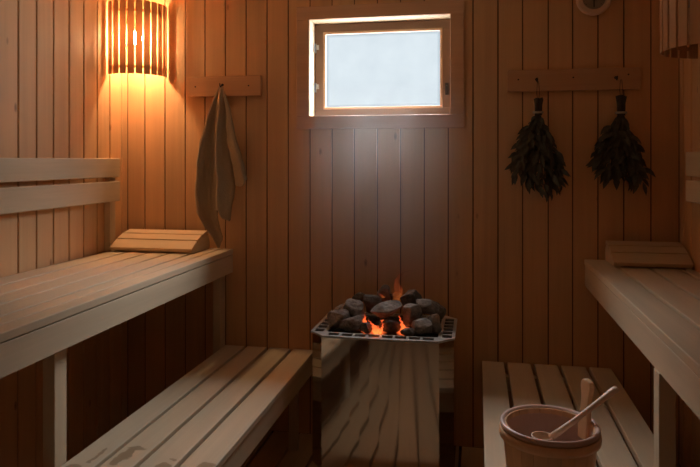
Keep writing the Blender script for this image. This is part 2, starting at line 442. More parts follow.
# upper left
bl = empty('sauna_bench', (.30, -1.6, 0), 'upper slatted aspen bench along the left wall, below the double rail backrest', 'bench', 'sauna benches')
bm = BM()
for a, b in ((.010, .105), (.118, .210), (.223, .309), (.322, .411), (.424, .478), (.486, .54)):
    ybox(bm, a, b, YF+.01, -.004, .812, .836)
make('seat', bm, M['bench'], bl, bevel=.003)
bm = BM(); ybox(bm, .512, .538, YF+.01, -.004, .726, .809)
make('front_board', bm, M['bench'], bl, bevel=.002)
bm = BM(); ybox(bm, .002, .03, YF+.01, -.004, .745, .812); make('wall_ledger', bm, M['bench'], bl, bevel=.002)
for y in (-.03, -1.2, -2.6):
    bm = BM(); ybox(bm, .03, .51, y-.028, y+.012, .748, .8115); make('cross_bearer', bm, M['bench_x'], bl, bevel=.002)
for y in (-.002, -1.2, -2.7):
    bm = BM(); ybox(bm, .460, .498, y-.055, y, 0, .748 if y > -.1 else .748)
    make('leg', bm, M['bench_z'], bl, bevel=.002)
# lower left
bl2 = empty('sauna_bench', (.72, -1.6, 0), 'lower slatted aspen step bench left of the heater, dark wet marks on its top', 'bench', 'sauna benches')
bm = BM()
for a, b in ((.502, .596), (.610, .704), (.719, .817), (.832, .932)):
    ybox(bm, a, b, YF+.01, -.004, .361, .385)
make('seat', bm, M['bench_stained'], bl2, bevel=.003)
bm = BM(); ybox(bm, .902, .928, YF+.01, -.004, .285, .3605)
make('front_board', bm, M['bench'], bl2, bevel=.002)
for y in (-.1, -1.2, -2.6):
    bm = BM(); ybox(bm, .512, .9015, y-.02, y+.02, .30, .3605); make('cross_bearer', bm, M['bench_x'], bl2, bevel=.002)
for y in (-.14, -1.5, -3.2):
    for x in (.51, .86):
        bm = BM(); ybox(bm, x, x+.04, y-.045, y-.0205, 0, .3605); make('leg', bm, M['bench_z'], bl2, bevel=.002)
# upper right
br = empty('sauna_bench', (2.28, -1.6, 0), 'upper slatted aspen bench along the right wall above the bucket', 'bench', 'sauna benches')
bm = BM()
for a, b in ((2.100, 2.194), (2.207, 2.306), (2.319, 2.413), (2.426, 2.468)):
    ybox(bm, a, b, YF+.01, -.004, .808, .832)
make('seat', bm, M['bench'], br, bevel=.003)
bm = BM(); ybox(bm, 2.102, 2.128, YF+.01, -.004, .720, .8055)
make('front_board', bm, M['bench'], br, bevel=.002)
for y in (-.10, -1.0, -2.6):
    bm = BM(); ybox(bm, 2.128, 2.462, y-.02, y+.02, .742, .8075); make('cross_bearer', bm, M['bench_x'], br, bevel=.002)
bm = BM(); ybox(bm, 2.100, 2.140, -1.15, -1.10, .3805, .7195); make('leg', bm, M['bench_z'], br, bevel=.002)
bm = BM(); ybox(bm, 2.100, 2.140, -2.75, -2.70, .3805, .7195); make('leg', bm, M['bench_z'], br, bevel=.002)
# lower right
br2 = empty('sauna_bench', (1.94, -1.6, 0), 'lower slatted step bench right of the heater, carrying the bucket', 'bench', 'sauna benches')
bm = BM()
for a, b in ((1.678, 1.771), (1.785, 1.882), (1.896, 1.992), (2.006, 2.105), (2.119, 2.207)):
    ybox(bm, a, b, YF+.01, -.004, .355, .380)
make('seat', bm, M['bench'], br2, bevel=.003)
bm = BM(); ybox(bm, 1.690, 1.716, YF+.01, -.004, .28, .3545)
make('front_board', bm, M['bench'], br2, bevel=.002)
for y in (-.1, -1.2, -2.6):
    bm = BM(); ybox(bm, 1.7165, 2.20, y-.02, y+.02, .295, .3545); make('cross_bearer', bm, M['bench_x'], br2, bevel=.002)
for y in (-.14, -1.5, -3.2):
    for x in (1.72, 2.15):
        bm = BM(); ybox(bm, x, x+.04, y-.045, y-.0205, 0, .3545); make('leg', bm, M['bench_z'], br2, bevel=.002)

# backrests
def backrest(x0, x1, wallx, y_end, rails, label, batt_y):
    e = empty('backrest', ((x0+x1)/2, -1.5, .84), label, 'backrest', 'wall backrests')
    for z0, z1 in rails:
        bm = BM(); box(bm, x0, x1, YF+.02, y_end, z0, z1); make('rail', bm, M['bench'], e, bevel=.004)
    a, b = sorted((wallx, x0 if wallx > 1 else x0))
    for y in batt_y:
        bm = BM()
        if wallx < 1: box(bm, .0005, x0-.0003, y-.045, y, .8365, rails[0][1])
        else: box(bm, x1+.0003, W-.0005, y-.045, y, .8325, rails[0][1])
        make('batten', bm, M['bench_z'], e, bevel=.002)
backrest(.030, .050, 0, -.155, ((1.172, 1.258), (1.062, 1.154)), 'pale two-rail backrest fixed to the left wall below the lit lamp', (-.16, -1.5, -2.9))
backrest(2.422, 2.442, W, -.255, ((1.190, 1.280), (1.095, 1.175)), 'two-rail backrest on the right wall, its ends just inside the picture', (-1.0, -1.5, -2.9))

# head rests (slatted wedge pillows)
def headrest(x0, x1, yb, z, label):
    e = empty('headrest', ((x0+x1)/2, yb-.1, z), label, 'headrest', 'slatted headrests')
    # profile in (y, z): front low edge to the high back edge
    P = [(-.212, .020), (-.150, .054), (-.095, .074), (-.030, .086)]
    wds = []
    for (ya, za), (yb2, zb) in zip(P, P[1:]):
        dy, dz = yb2-ya, zb-za; L_ = math.hypot(dy, dz); ny, nz = -dz/L_, dy/L_; g = .0036
        bm = BM(); t = .018
        ua, ub = (dy/L_*g, dz/L_*g), (-dy/L_*g, -dz/L_*g)
        q = [(ya+ua[0], za+ua[1]), (yb2+ub[0], zb+ub[1]), (yb2+ub[0]-ny*t, zb+ub[1]-nz*t), (ya+ua[0]-ny*t, za+ua[1]-nz*t)]
        vs = [[bm.verts.new((x, yb+a, z+b)) for a, b in q] for x in (x0, x1)]
        bm.faces.new(vs[0]); bm.faces.new(vs[1][::-1])
        for i in range(4): bm.faces.new((vs[0][i], vs[1][i], vs[1][(i+1) % 4], vs[0][(i+1) % 4]))
        make('slat', bm, M['bench_x'], e, bevel=.002)
    for xa in (x0+.004, x1-.026):
        bm = BM(); prof = [(-.207, .001), (-.205, .004)] + [(a, b-.019) for a, b in P[1:]] + [(-.012, .055), (-.004, .030), (-.002, .001)]
        vs = [[bm.verts.new((x, yb+a, z+b)) for a, b in prof] for x in (xa, xa+.022)]
        bm.faces.new(vs[0]); bm.faces.new(vs[1][::-1]); n = len(prof)
        for i in range(n): bm.faces.new((vs[0][i], vs[1][i], vs[1][(i+1) % n], vs[0][(i+1) % n]))
        make('side_cheek', bm, M['bench'], e, bevel=.001)
    return e
headrest(.032, .428, -.006, .8365, 'slatted wooden headrest on the left upper bench, below the towel')
headrest(2.178, 2.462, -.006, .8325, 'slatted wooden headrest on the right upper bench by the wall')

# ================================================================ HOOK BOARDS
def hook_board(x0, x1, z0, z1, screws, hooks, label):
    e = empty('hook_board', ((x0+x1)/2, 0, z0), label, 'hook board', 'hook boards on the back wall')
    bm = BM(); box(bm, x0, x1, -.019, -.0005, z0, z1); make('board', bm, M['hook_board'], e, bevel=.003)
    for x, z in screws:
        bm = BM(); tube(bm, [(x, -.0192, z), (x, -.0212, z)], .0035, 10); make('screw', bm, M['screw'], e)
    for x, z in hooks:
        bm = BM(); tube(bm, [(x, -.0192, z), (x, -.0205, z), ], .006, 10)
        tube(bm, [(x, -.0205, z), (x, -.032, z-.004), (x, -.042, z-.012), (x, -.050, z-.008), (x, -.052, z+.004)], .0024, 8)
        make('hook', bm, M['steel_fit'] if False else M['screw'], e, smooth=True)
    return e
hook_board(.325, .678, 1.547, 1.641, [(.357, 1.594), (.62, 1.594)], [(.492, 1.600)], 'short pine hook board on the back wall, holding the towel')
hook_board(1.786, 2.322, 1.542, 1.634, [(1.830, 1.593), (2.054, 1.597), (2.272, 1.604)], [(1.905, 1.592), (2.222, 1.592)],
           'long pine hook board on the back wall, holding two leafy whisks')

# ================================================================ TOWEL
def towel():
    bm = BM()
    NU, NV = 72, 70
    top = 1.592
    def left(t):   # t in metres below the top
        pts = [(0, .484), (.02, .474), (.06, .456), (.12, .437), (.25, .402), (.36, .385), (.5, .374), (.60, .380), (.66, .408), (.70, .432), (.78, .441)]
        for (a, xa), (b, xb) in zip(pts, pts[1:]):
            if t <= b: return xa + (xb-xa)*(t-a)/(b-a)
        return pts[-1][1]
    def right(t):
        pts = [(0, .502), (.02, .508), (.06, .522), (.12, .542), (.25, .572), (.36, .612), (.45, .634), (.8, .640)]
        for (a, xa), (b, xb) in zip(pts, pts[1:]):
            if t <= b: return xa + (xb-xa)*(t-a)/(b-a)
        return pts[-1][1]
    hem = [(0, .585), (.12, .655), (.22, .750), (.27, .715), (.36, .60), (.46, .565), (.54, .61), (.60, .62), (.66, .53), (.72, .455), (.85, .462), (1, .43)]
    def hemf(u):
        for (a, ha), (b, hb) in zip(hem, hem[1:]):
            if u <= b:
                s = (u-a)/(b-a); s = s*s*(3-2*s); return ha + (hb-ha)*s
        return hem[-1][1]
    grid = []
    for i in range(NU+1):
        u = i/NU; row = []
        for j in range(NV+1):
            v = j/NV; t = v*hemf(u)
            a, b = left(t), right(t)
            s = u + .030*math.sin(6.5*math.pi*u + 1.5*v)*min(1, t*4)
            x = a + (b-a)*min(max(s, 0), 1)
            amp = .004 + .042*min(1, t/.30)
            ph = 2*math.pi*2.3*u + .6 + .7*math.sin(3*v)
            d = .030 + amp*(.5 + .5*math.sin(ph)) + 0.0035*math.sin(2*math.pi*6.3*u + 2*v)*min(1, t*3)
            d += .006*mnoise.noise(Vector((u*5, v*6, 2.3)))
            # gathers on the hook
            if t < .05: d = d*(t/.05) + .040*(1-t/.05)
            x += .004*mnoise.noise(Vector((u*4, v*9, 7.7)))*min(1, t*4)
            row.append(bm.verts.new((x, -max(d, .024), top - t - .004*math.sin(u*math.pi))))
        grid.append(row)
    for i in range(NU):
        for j in range(NV): bm.faces.new((grid[i][j], grid[i+1][j], grid[i+1][j+1], grid[i][j+1]))
    o = make('towel', bm, M['towel'], origin=(.495, -.045, 1.592), smooth=True)
    md = o.modifiers.new('Solidify', 'SOLIDIFY'); md.thickness = .004; md.offset = 0
    tag(o, 'grey-brown linen towel hanging in folds from the short hook board', 'towel')
    return o
towel()

# ================================================================ WHISKS
def whisk(cx, ztop, ztie, zend, a0, a1, lens, seed, hr, label, hookz):
    rg = random.Random(seed)
    e = empty('bath_whisk', (cx, -.045, ztop), label, 'whisk', 'leafy bath whisks')
    # handle: a bundle of stems
    bm = BM()
    for k in range(22):
        a = rg.uniform(0, 2*math.pi); r = hr*math.sqrt(rg.random())*.8
        dx, dy = r*math.cos(a), r*.8*math.sin(a)
        tube(bm, [(cx+dx*1.15, -.045+dy*1.1, ztop-rg.uniform(0, .008)), (cx+dx*.8, -.045+dy*.8, (ztop+ztie)/2), (cx+dx*.75, -.045+dy*.75, ztie-.012)], .0042, 6)
    make('handle', bm, M['twig'], e, smooth=True)
    bm = BM()
    for k in range(3): 
        z = ztie - .003 + k*.003
        pts = [(cx+hr*1.02*math.cos(t*math.pi/8), -.045+hr*.95*math.sin(t*math.pi/8), z) for t in range(17)]
        tube(bm, pts, .0018, 6, cap=False)
    make('binding', bm, M['string'], e, smooth=True)
    bm = BM(); tube(bm, [(cx, -.044, ztop-.02), (cx-.006, -.046, ztop+.02), (cx-.003, -.046, hookz), (cx, -.046, hookz+.006), (cx+.003, -.046, hookz), (cx+.006, -.046, ztop+.02), (cx+.001, -.044, ztop-.02)], .0011, 6)
    make('hanging_loop', bm, M['twig'], e)
    # twigs and leaves
    bt = BM(); bl_ = BM()
    def leaf(p, d, n, L_, w_):
        d = d.normalized(); s = d.cross(n).normalized(); nn = s.cross(d)
        prof = [(0, 0), (.22, .72), (.45, 1.0), (.72, .62), (1, 0)]
        mid = [p + d*L_*t + nn*(L_*.16*math.sin(t*2.4)) for t, _ in prof]
        m = [bl_.verts.new(v) for v in mid]
        lft = [bl_.verts.new(mid[i] + s*w_*prof[i][1]*.5 + nn*w_*.18) for i in (1, 2, 3)]
        rgt = [bl_.verts.new(mid[i] - s*w_*prof[i][1]*.5 + nn*w_*.18) for i in (1, 2, 3)]
        for sd, flip in ((lft, 0), (rgt, 1)):
            fs = [(m[0], m[1], sd[0]), (m[1], m[2], sd[1], sd[0]), (m[2], m[3], sd[2], sd[1]), (m[3], m[4], sd[2])]
            for f in fs: bl_.faces.new(f if not flip else f[::-1])
    nt_ = 44
    for k in range(nt_):
        f = (k+.5)/nt_
        ang = math.radians(a0 + (a1-a0)*f + rg.uniform(-3, 3))
        # length profile
        idx = f*(len(lens)-1); i = min(int(idx), len(lens)-2); Ln = (lens[i]*(1-(idx-i)) + lens[i+1]*(idx-i))*rg.uniform(.86, 1.03)
        dep = rg.uniform(-1, 1)
        pts = []
        for t in (0, .25, .5, .75, 1):
            x = cx + math.sin(ang)*Ln*t*(1 - .12*t) + hr*.4*(f-.5)
            z = ztie - math.cos(ang)*Ln*t - .0*t
            y = -.045 - dep*.042*min(1, t*1.9) - .004
            pts.append(Vector((x + rg.uniform(-.003, .003)*t, min(y, -.012), z)))
        tube(bt, pts, [.0026, .0022, .0017, .0012, .0006], 5)
        nl = 9
        for q in range(nl):
            t = .10 + .9*q/(nl-1) + rg.uniform(-.02, .02); t = min(max(t, .05), 1)
            ii = min(int(t*4), 3); p = pts[ii].lerp(pts[ii+1], t*4-ii)
            d = (pts[ii+1]-pts[ii]).normalized()
            side = rg.uniform(-1.1, 1.1) + (f-.5)*.9
            d2 = d + Vector((side*.65, rg.uniform(-.5, .15), rg.uniform(-.1, .1)))
            if t < .3: d2 = d + Vector((side*.2, rg.uniform(-.2, .1), 0))
            n = Vector((rg.uniform(-.7, .7), -1, rg.uniform(-.5, .5)))
            sz = rg.uniform(.034, .070)*(.6 if t < .25 else 1)
            q0 = p + d2.normalized()*sz
            if q0.y > -.008: d2.y -= .6
            leaf(p, d2, n, sz, sz*rg.uniform(.26, .42))
    make('twigs', bt, M['twig'], e)
    for v in bl_.verts: v.co.y = min(v.co.y, -.004)
    make('foliage', bl_, M['leaf'], e, smooth=True)
whisk(1.909, 1.512, 1.450, 1.103, -30, 23, (.22, .26, .285, .275, .29, .315, .34, .31, .25), 11, .020,
      'left bath whisk, ragged dark leaves hanging below a thin tied stem', 1.576)
whisk(2.238, 1.518, 1.444, 1.127, -31, 22, (.20, .25, .27, .255, .25, .255, .28, .31, .26), 23, .022,
      'right bath whisk, fuller dark leaf bundle with a thicker tied stem', 1.576)

# ================================================================ THERMOMETER
tx, tz = 2.137, 1.927
th = empty('thermometer', (tx, 0, tz), 'round wooden thermometer cut by the top of the picture', 'thermometer')
def ydisc(bm, prof, cx, cz, seg=40):   # revolve (r, y) about the Y axis
    rings = [[bm.verts.new((cx+r*math.cos(2*math.pi*k/seg), y, cz+r*math.sin(2*math.pi*k/seg))) for k in range(seg)] for r, y in prof]
    for a, b in zip(rings, rings[1:]):
        for k in range(seg): bm.faces.new((a[k], a[(k+1) % seg], b[(k+1) % seg], b[k]))
    bm.faces.new(rings[0]); bm.faces.new(rings[-1][::-1])
bm = BM(); ydisc(bm, [(.070, -.0001), (.071, -.020), (.066, -.028), (.052, -.030), (.048, -.026), (.047, -.014)], tx, tz)
make('case', bm, M['ladle'], th)
bm = BM(); ydisc(bm, [(.0465, -.0145), (.0465, -.0165)], tx, tz); dl = make('dial', bm, M['dial'], th)
bm = BM()
for k in range(25):
    a = math.radians(-40 + 260*k/24); r0 = .036 if k % 4 == 0 else .040
    c_, s_ = math.cos(a), math.sin(a)
    px, pz = -s_*.0006, c_*.0006
    vs = [bm.verts.new((tx+c_*r+sg*px, -.0168, tz+s_*r+sg*pz)) for r, sg in ((r0, -1), (.044, -1), (.044, 1), (r0, 1))]
    bm.faces.new(vs)
make('scale_marks', bm, M['screw'], dl)
bm = BM(); ydisc(bm, [(.009, -.0167), (.009, -.020)], tx, tz, 16); box(bm, tx-.0018, tx+.0018, -.0195, -.018, tz-.038, tz+.012)
make('needle', bm, M['screw'], th)

# ================================================================ LAMPS
def lamp_shade(e, C, r, a0, a1, n, z0, z1, fac=.77):
    """upright slats on an arc; angle 0 faces the camera end of the room (-Y), 90 faces +X"""
    bm = BM(); th_ = .006
    step = (a1-a0)/(n-1); w = math.radians(step)*r*fac
    for k in range(n):
        a = math.radians(a0 + step*k)
        rot = Matrix.Rotation(a, 3, 'Z')
        box(bm, C[0]-w/2, C[0]+w/2, C[1]-r-th_, C[1]-r, z0, z1, rot, (C[0], C[1], 0))
    sh = make('shade', bm, M['slat_lamp'], e, bevel=.001)
    for z in (z0+.033, z1-.045):
        bm = BM(); ns = 24; rings = []
        for k in range(ns+1):
            a = math.radians(a0 - step*.3 + (a1-a0+step*.6)*k/ns)
            u = Vector((math.sin(a), -math.cos(a), 0))
            rings.append([bm.verts.new(Vector((C[0], C[1], zz)) + u*rr) for rr, zz in ((r-.0005, z-.006), (r-.0005, z+.006), (r-.006, z+.006), (r-.006, z-.006))])
        for a_, b_ in zip(rings, rings[1:]):
            for q in range(4): bm.faces.new((a_[q], a_[(q+1) % 4], b_[(q+1) % 4], b_[q]))
        bm.faces.new(rings[0]); bm.faces.new(rings[-1][::-1])
        make('hoop', bm, M['slat_lamp'], e)
Cl = (.078, -.064)
l1 = empty('wall_lamp', (Cl[0], Cl[1], 1.648), 'lit corner lamp behind curved wooden slats, glowing above the left bench', 'lamp', 'slatted wall lamps')
lamp_shade(l1, Cl, .135, -24, 108, 10, 1.641, 1.974, fac=.84)
bm = BM(); bmesh.ops.create_uvsphere(bm, u_segments=20, v_segments=12, radius=.030, matrix=Matrix.Translation((.106, -.112, 1.815)))
make('bulb', bm, M['bulb'], l1, smooth=True)
bm = BM(); box(bm, .004, .045, -.045, -.004, 1.80, 1.90); tube(bm, [(.035, -.035, 1.87), (.10, -.10, 1.865), (.106, -.112, 1.855), (.106, -.112, 1.842)], .012, 12)
make('socket', bm, M['dial'], l1, bevel=.002)
Cr = (2.455, -.548)
l2 = empty('wall_lamp', (Cr[0], Cr[1], 1.60), 'unlit wall lamp of curved wooden slats, top right, cut by the picture edge', 'lamp', 'slatted wall lamps')
lamp_shade(l2, Cr, .186, -168, -6, 14, 1.612, 1.93, fac=.80)
bm = BM(); box(bm, 2.415, 2.4705, -.56, -.48, 1.72, 1.84); tube(bm, [(2.415, -.52, 1.79), (2.38, -.52, 1.79)], .018, 12); make('socket', bm, M['dial'], l2, bevel=.002)
bm = BM(); bmesh.ops.create_uvsphere(bm, u_segments=16, v_segments=10, radius=.028, matrix=Matrix.Translation((2.352, -.52, 1.79)))
make('bulb', bm, plain('unlit_bulb_glass', (.5, .45, .38), .2), l2, smooth=True)

# ================================================================ HEATER
hx0, hx1, hy0, hy1 = 1.036, 1.578, -.536, -.140      # rim outline
hz = .600
ht = empty('sauna_heater', ((hx0+hx1)/2, (hy0+hy1)/2, 0), 'polished steel sauna heater with an open stone basket between the lower benches', 'heater')
def octo(inset, cf, bow=0.0):
    x0, x1, y0, y1 = hx0+inset, hx1-inset, hy0+inset, hy1-inset
    pts = [(x0+cf, y0)]
    for k in range(1, 12):
        t = k/12; pts.append((x0+cf+(x1-x0-2*cf)*t, y0 - bow*math.sin(math.pi*t)))
    pts += [(x1-cf, y0), (x1, y0+cf*1.25), (x1, y1-cf), (x1-cf, y1), (x0+cf, y1), (x0, y1-cf), (x0, y0+cf*1.25)]
    return pts
def prism(bm, pts, z0, z1, cap0=True, cap1=True):
    a = [bm.verts.new((x, y, z0)) for x, y in pts]; b = [bm.verts.new((x, y, z1)) for x, y in pts]
    n = len(pts)
    for i in range(n): bm.faces.new((a[i], a[(i+1) % n], b[(i+1) % n], b[i]))
    if cap0: bm.faces.new(a[::-1])
    if cap1: bm.faces.new(b)
# casing: front sheet bowed slightly outwards
bm = BM(); pts = octo(.004, .050, .010); prism(bm, pts, .10, hz-.0075, cap1=False)
make('casing', bm, M['steel'], ht)
# plinth legs
for x in (hx0+.08, hx1-.08):
    for y in (hy0+.08, hy1-.06):
        bm = BM(); tube(bm, [(x, y, 0), (x, y, .10)], [.018, .012], 12); make('foot', bm, M['black'], ht)
# rim with slots, cut out of a plate
outer = octo(0, .052, .010)
ix0, ix1, iy0, iy1 = hx0+.062, hx1-.062, hy0+.056, hy1-.050
bm = BM()
slots = []
fx0, fx1 = hx0+.070, hx1-.070
nf = 8; sp_ = (fx1-fx0)/nf
for k in range(nf): slots.append((fx0+sp_*k+.005, fx0+sp_*(k+1)-.005, hy0+.012, hy0+.043))
for k in range(nf): slots.append((fx0+sp_*k+.008, fx0+sp_*(k+1)-.008, hy1-.034, hy1-.016))
ns = 6; sy_ = (iy1-iy0+.01)/ns
for k in range(ns):
    for xa in (hx0+.012, hx1-.048): slots.append((xa, xa+.036, iy0-.005+sy_*k+.006, iy0-.005+sy_*(k+1)-.006))
def inside(x, y):
    if ix0 < x < ix1 and iy0 < y < iy1: return False
    for a, b, c, d in slots:
        if a < x < b and c < y < d: return False
    return True
xs = sorted(set([hx0, hx0+.052, hx1-.052, hx1, ix0, ix1] + [v for s_ in slots for v in s_[:2]]))
ys = sorted(set([hy0, hy0+.065, hy1, hy1-.052, iy0, iy1] + [v for s_ in slots for v in s_[2:]]))
vd = {}
def gv(i, j):
    if (i, j) not in vd: vd[(i, j)] = bm.verts.new((xs[i], ys[j], hz))
    return vd[(i, j)]
for i in range(len(xs)-1):
    for j in range(len(ys)-1):
        mx_, my_ = (xs[i]+xs[i+1])/2, (ys[j]+ys[j+1])/2
        if inside(mx_, my_): bm.faces.new((gv(i, j), gv(i+1, j), gv(i+1, j+1), gv(i, j+1)))
for cx_, cy_, nx_, ny_, off in ((hx0, hy0, -1, -1, .047), (hx1, hy0, 1, -1, .047), (hx0, hy1, -1, 1, .037), (hx1, hy1, 1, 1, .037)):
    nv = Vector((nx_, ny_, 0)).normalized(); p = Vector((cx_, cy_, hz)) - nv*off*.86
    bmesh.ops.bisect_plane(bm, geom=bm.verts[:]+bm.edges[:]+bm.faces[:], plane_co=p, plane_no=nv, clear_outer=True)
# bow the front edge
for v in bm.verts:
    if v.co.y < hy0+.012 and hx0+.05 < v.co.x < hx1-.05:
        v.co.y -= .010*math.sin(math.pi*(v.co.x-hx0-.05)/(hx1-hx0-.10))
ret = bmesh.ops.extrude_face_region(bm, geom=bm.faces[:])
for v in [g for g in ret['geom'] if isinstance(g, bmesh.types.BMVert)]: v.co.z -= .007
make('rim', bm, M['rim'], ht, bevel=.0012)
# dark basket under the rim
bm = BM(); a = [bm.verts.new((x, y, hz-.009)) for x, y in octo(.006, .050, .008)]; b = [bm.verts.new((x, y, .50)) for x, y in octo(.03, .05, 0)]
n = len(a)
for i in range(n): bm.faces.new((a[i], b[i], b[(i+1) % n], a[(i+1) % n]))
bm.faces.new(b)
make('basket', bm, M['black'], ht)
# bed of broken stone and embers deep in the basket
bm = BM(); NX, NY = 60, 40; gr = []
for i in range(NX+1):
    row = []
    for j in range(NY+1):
        u, v = i/NX, j/NY; x = ix0-.012+(ix1-ix0+.024)*u; y = iy0-.012+(iy1-iy0+.024)*v
        edge = min(u, 1-u, v*.8, (1-v)*.8)*6; edge = min(1, edge)
        cell = mnoise.voronoi(Vector((x*28, y*28, 1.3)))[0][0]
        z = .545 + .055*edge + .020*(1-cell) + .01*mnoise.noise(Vector((x*30, y*30, 0)))
        row.append(bm.verts.new((x, y, z)))
    gr.append(row)
for i in range(NX):
    for j in range(NY): bm.faces.new((gr[i][j], gr[i+1][j], gr[i+1][j+1], gr[i][j+1]))
make('ember_bed', bm, M['ember'], ht, smooth=True)

# stones: (x, y, z, width, height, tilt deg, dark, label)
stones = [
 (1.122, -.408, .636, .088, .058, 28, 0, 'grey lava stone at the front left corner of the heap'),
 (1.130, -.330, .650, .066, .052, 10, 0, 'small rounded stone behind the front left corner stone'),
 (1.187, -.375, .663, .070, .082, 42, 0, 'long grey stone leaning upright in the left of the heap'),
 (1.190, -.438, .628, .090, .058, 12, 0, 'wide stone at the front rim, left of the glowing embers'),
 (1.246, -.462, .613, .050, .042, -10, 1, 'small dark stone on the front rim beside the left embers'),
 (1.252, -.325, .682, .088, .074, -15, 1, 'rounded dark stone high in the left half of the heap'),
 (1.313, -.405, .672, .108, .056, 22, 0, 'broad flat-topped stone lying over the embers in the middle'),
 (1.330, -.436, .626, .074, .056, 5, 1, 'dark stone between the two glowing gaps at the front'),
 (1.181, -.245, .682, .058, .040, 0, 1, 'low dark stone at the back left of the heap'),
 (1.285, -.240, .703, .050, .056, 30, 0, 'pale stone at the top back, left of the flame wisp'),
 (1.400, -.320, .706, .074, .074, 0, 1, 'round almost black stone on top of the heap'),
 (1.412, -.405, .668, .064, .084, -38, 0, 'wedge-shaped stone right of the bright ember'),
 (1.462, -.335, .680, .086, .064, -24, 0, 'brownish grey stone sloping down at the right of the heap'),
 (1.460, -.445, .628, .072, .050, 8, 0, 'pale speckled stone at the front right of the heap'),
 (1.500, -.412, .636, .044, .068, 12, 0, 'narrow upright stone by the right end of the basket'),
 (1.411, -.466, .608, .056, .030, 0, 1, 'flat little stone on the front rim right of the bright ember'),
 (1.496, -.270, .650, .066, .050, -20, 0, 'stone at the back right corner of the basket'),
 (1.335, -.235, .690, .046, .042, 0, 1, 'small dark stone at the back behind the flame wisp'),
]
def stone(p, w, h, tilt, dark, label, seed):
    rg = random.Random(seed)
    bm = BM(); bmesh.ops.create_icosphere(bm, subdivisions=4, radius=1.0)
    planes = []
    for _ in range(9):
        n = Vector((rg.gauss(0, 1), rg.gauss(0, 1), rg.gauss(0, 1))).normalized(); planes.append((n, rg.uniform(.54, .78)))
    o = Vector((rg.uniform(0, 50), rg.uniform(0, 50), 0))
    for v in bm.verts:
        c = v.co.copy()
        for n, d in planes:
            k = c.dot(n) - d
            if k > 0: c -= n*k*.95
        c *= 1.12 + .13*mnoise.noise(c*1.3 + o) + .05*mnoise.noise(c*4 + o)
        v.co = c
    ex = [max(abs(v.co[i]) for v in bm.verts) for i in range(3)]
    dp = (w+h)/2*.95
    R_ = Matrix.Rotation(-math.radians(tilt), 3, 'Y')
    for v in bm.verts:
        v.co = R_ @ Vector((v.co.x/ex[0]*w/2*1.25, v.co.y/ex[1]*dp/2, v.co.z/ex[2]*h/2*1.2)) + Vector(p)
    o_ = make('sauna_stone', bm, M['stone_dark' if dark else 'stone'], origin=p, smooth=True)
    tag(o_, label, 'stone', 'sauna stones heaped in the heater')
for i, (x, y, z, w, h, tl, dk, lb) in enumerate(stones): stone((x, y, z), w, h, tl, dk, lb, 100+i)

# flames
def flame(path, rad, mat, label, name='flame', cat='flame', seg=14):
    bm = BM(); n = len(path)*5; pts = []; rr = []
    P = [Vector(p) for p in path]
    for k in range(n+1):
        t = k/n*(len(P)-1); i = min(int(t), len(P)-2); f = t-i
        q = P[i].lerp(P[i+1], f); q += Vector((.0025*math.sin(k*1.3), .002*math.cos(k*1.7), 0)); pts.append(q)
        j = min(int(t), len(rad)-2); r = rad[j]*(1-f)+rad[j+1]*f
        rr.append((max(r*(1+.15*math.sin(k*2.1)), .0006), max(r*.55, .0005)))
    tube(bm, pts, rr, seg)
    o = make(name, bm, mat, origin=path[0], smooth=True)
    return tag(o, label, cat, 'flames among the stones')
flame([(1.243, -.452, .612), (1.238, -.452, .640), (1.240, -.450, .668)], [.007, .008, .001], M['flame'], 'thin orange flame licking up at the left of the embers')
flame([(1.285, -.470, .598), (1.280, -.472, .622), (1.268, -.472, .638), (1.255, -.470, .650)], [.009, .010, .005, .001], M['flame'], 'wide orange tongue of flame between the two small front stones')
flame([(1.300, -.472, .600), (1.306, -.474, .618), (1.312, -.474, .632), (1.309, -.472, .646)], [.006, .006, .003, .001], M['flame'], 'short orange tongue of flame against the dark middle stone')
flame([(1.390, -.463, .603), (1.386, -.461, .628), (1.376, -.458, .652), (1.370, -.452, .668)], [.006, .009, .006, .001], M['flame'], 'brightest tall flame in the gap right of the middle')
flame([(1.290, -.300, .700), (1.280, -.300, .709), (1.268, -.298, .718)], [.006, .006, .001], M['wisp'], 'small red flame behind the broad middle stone')
flame([(1.345, -.300, .690), (1.350, -.300, .730), (1.338, -.300, .765), (1.352, -.300, .790), (1.376, -.300, .806), (1.405, -.300, .812)], [.026, .024, .013, .009, .006, .001], M['wisp'], 'faint tall wisp of flame rising over the heap')

# ================================================================ STEAM
bm = BM(); bmesh.ops.create_cube(bm, size=1.0)
for v in bm.verts: v.co = Vector((1.27 + v.co.x*.78, -.26 + v.co.y*.46, 1.155 + v.co.z*.84))
o = make('steam', bm, M['steam'], origin=(1.27, -.26, .74)); tag(o, 'thin pale steam rising from the stones below the window', 'steam', kind='stuff')

# ================================================================ BUCKET
bx, by = 1.836, -1.175
bz = .3805
RZ = .588
bk = empty('sauna_bucket', (bx, by, bz), 'round wooden sauna bucket with a pink liner on the right lower bench', 'bucket')
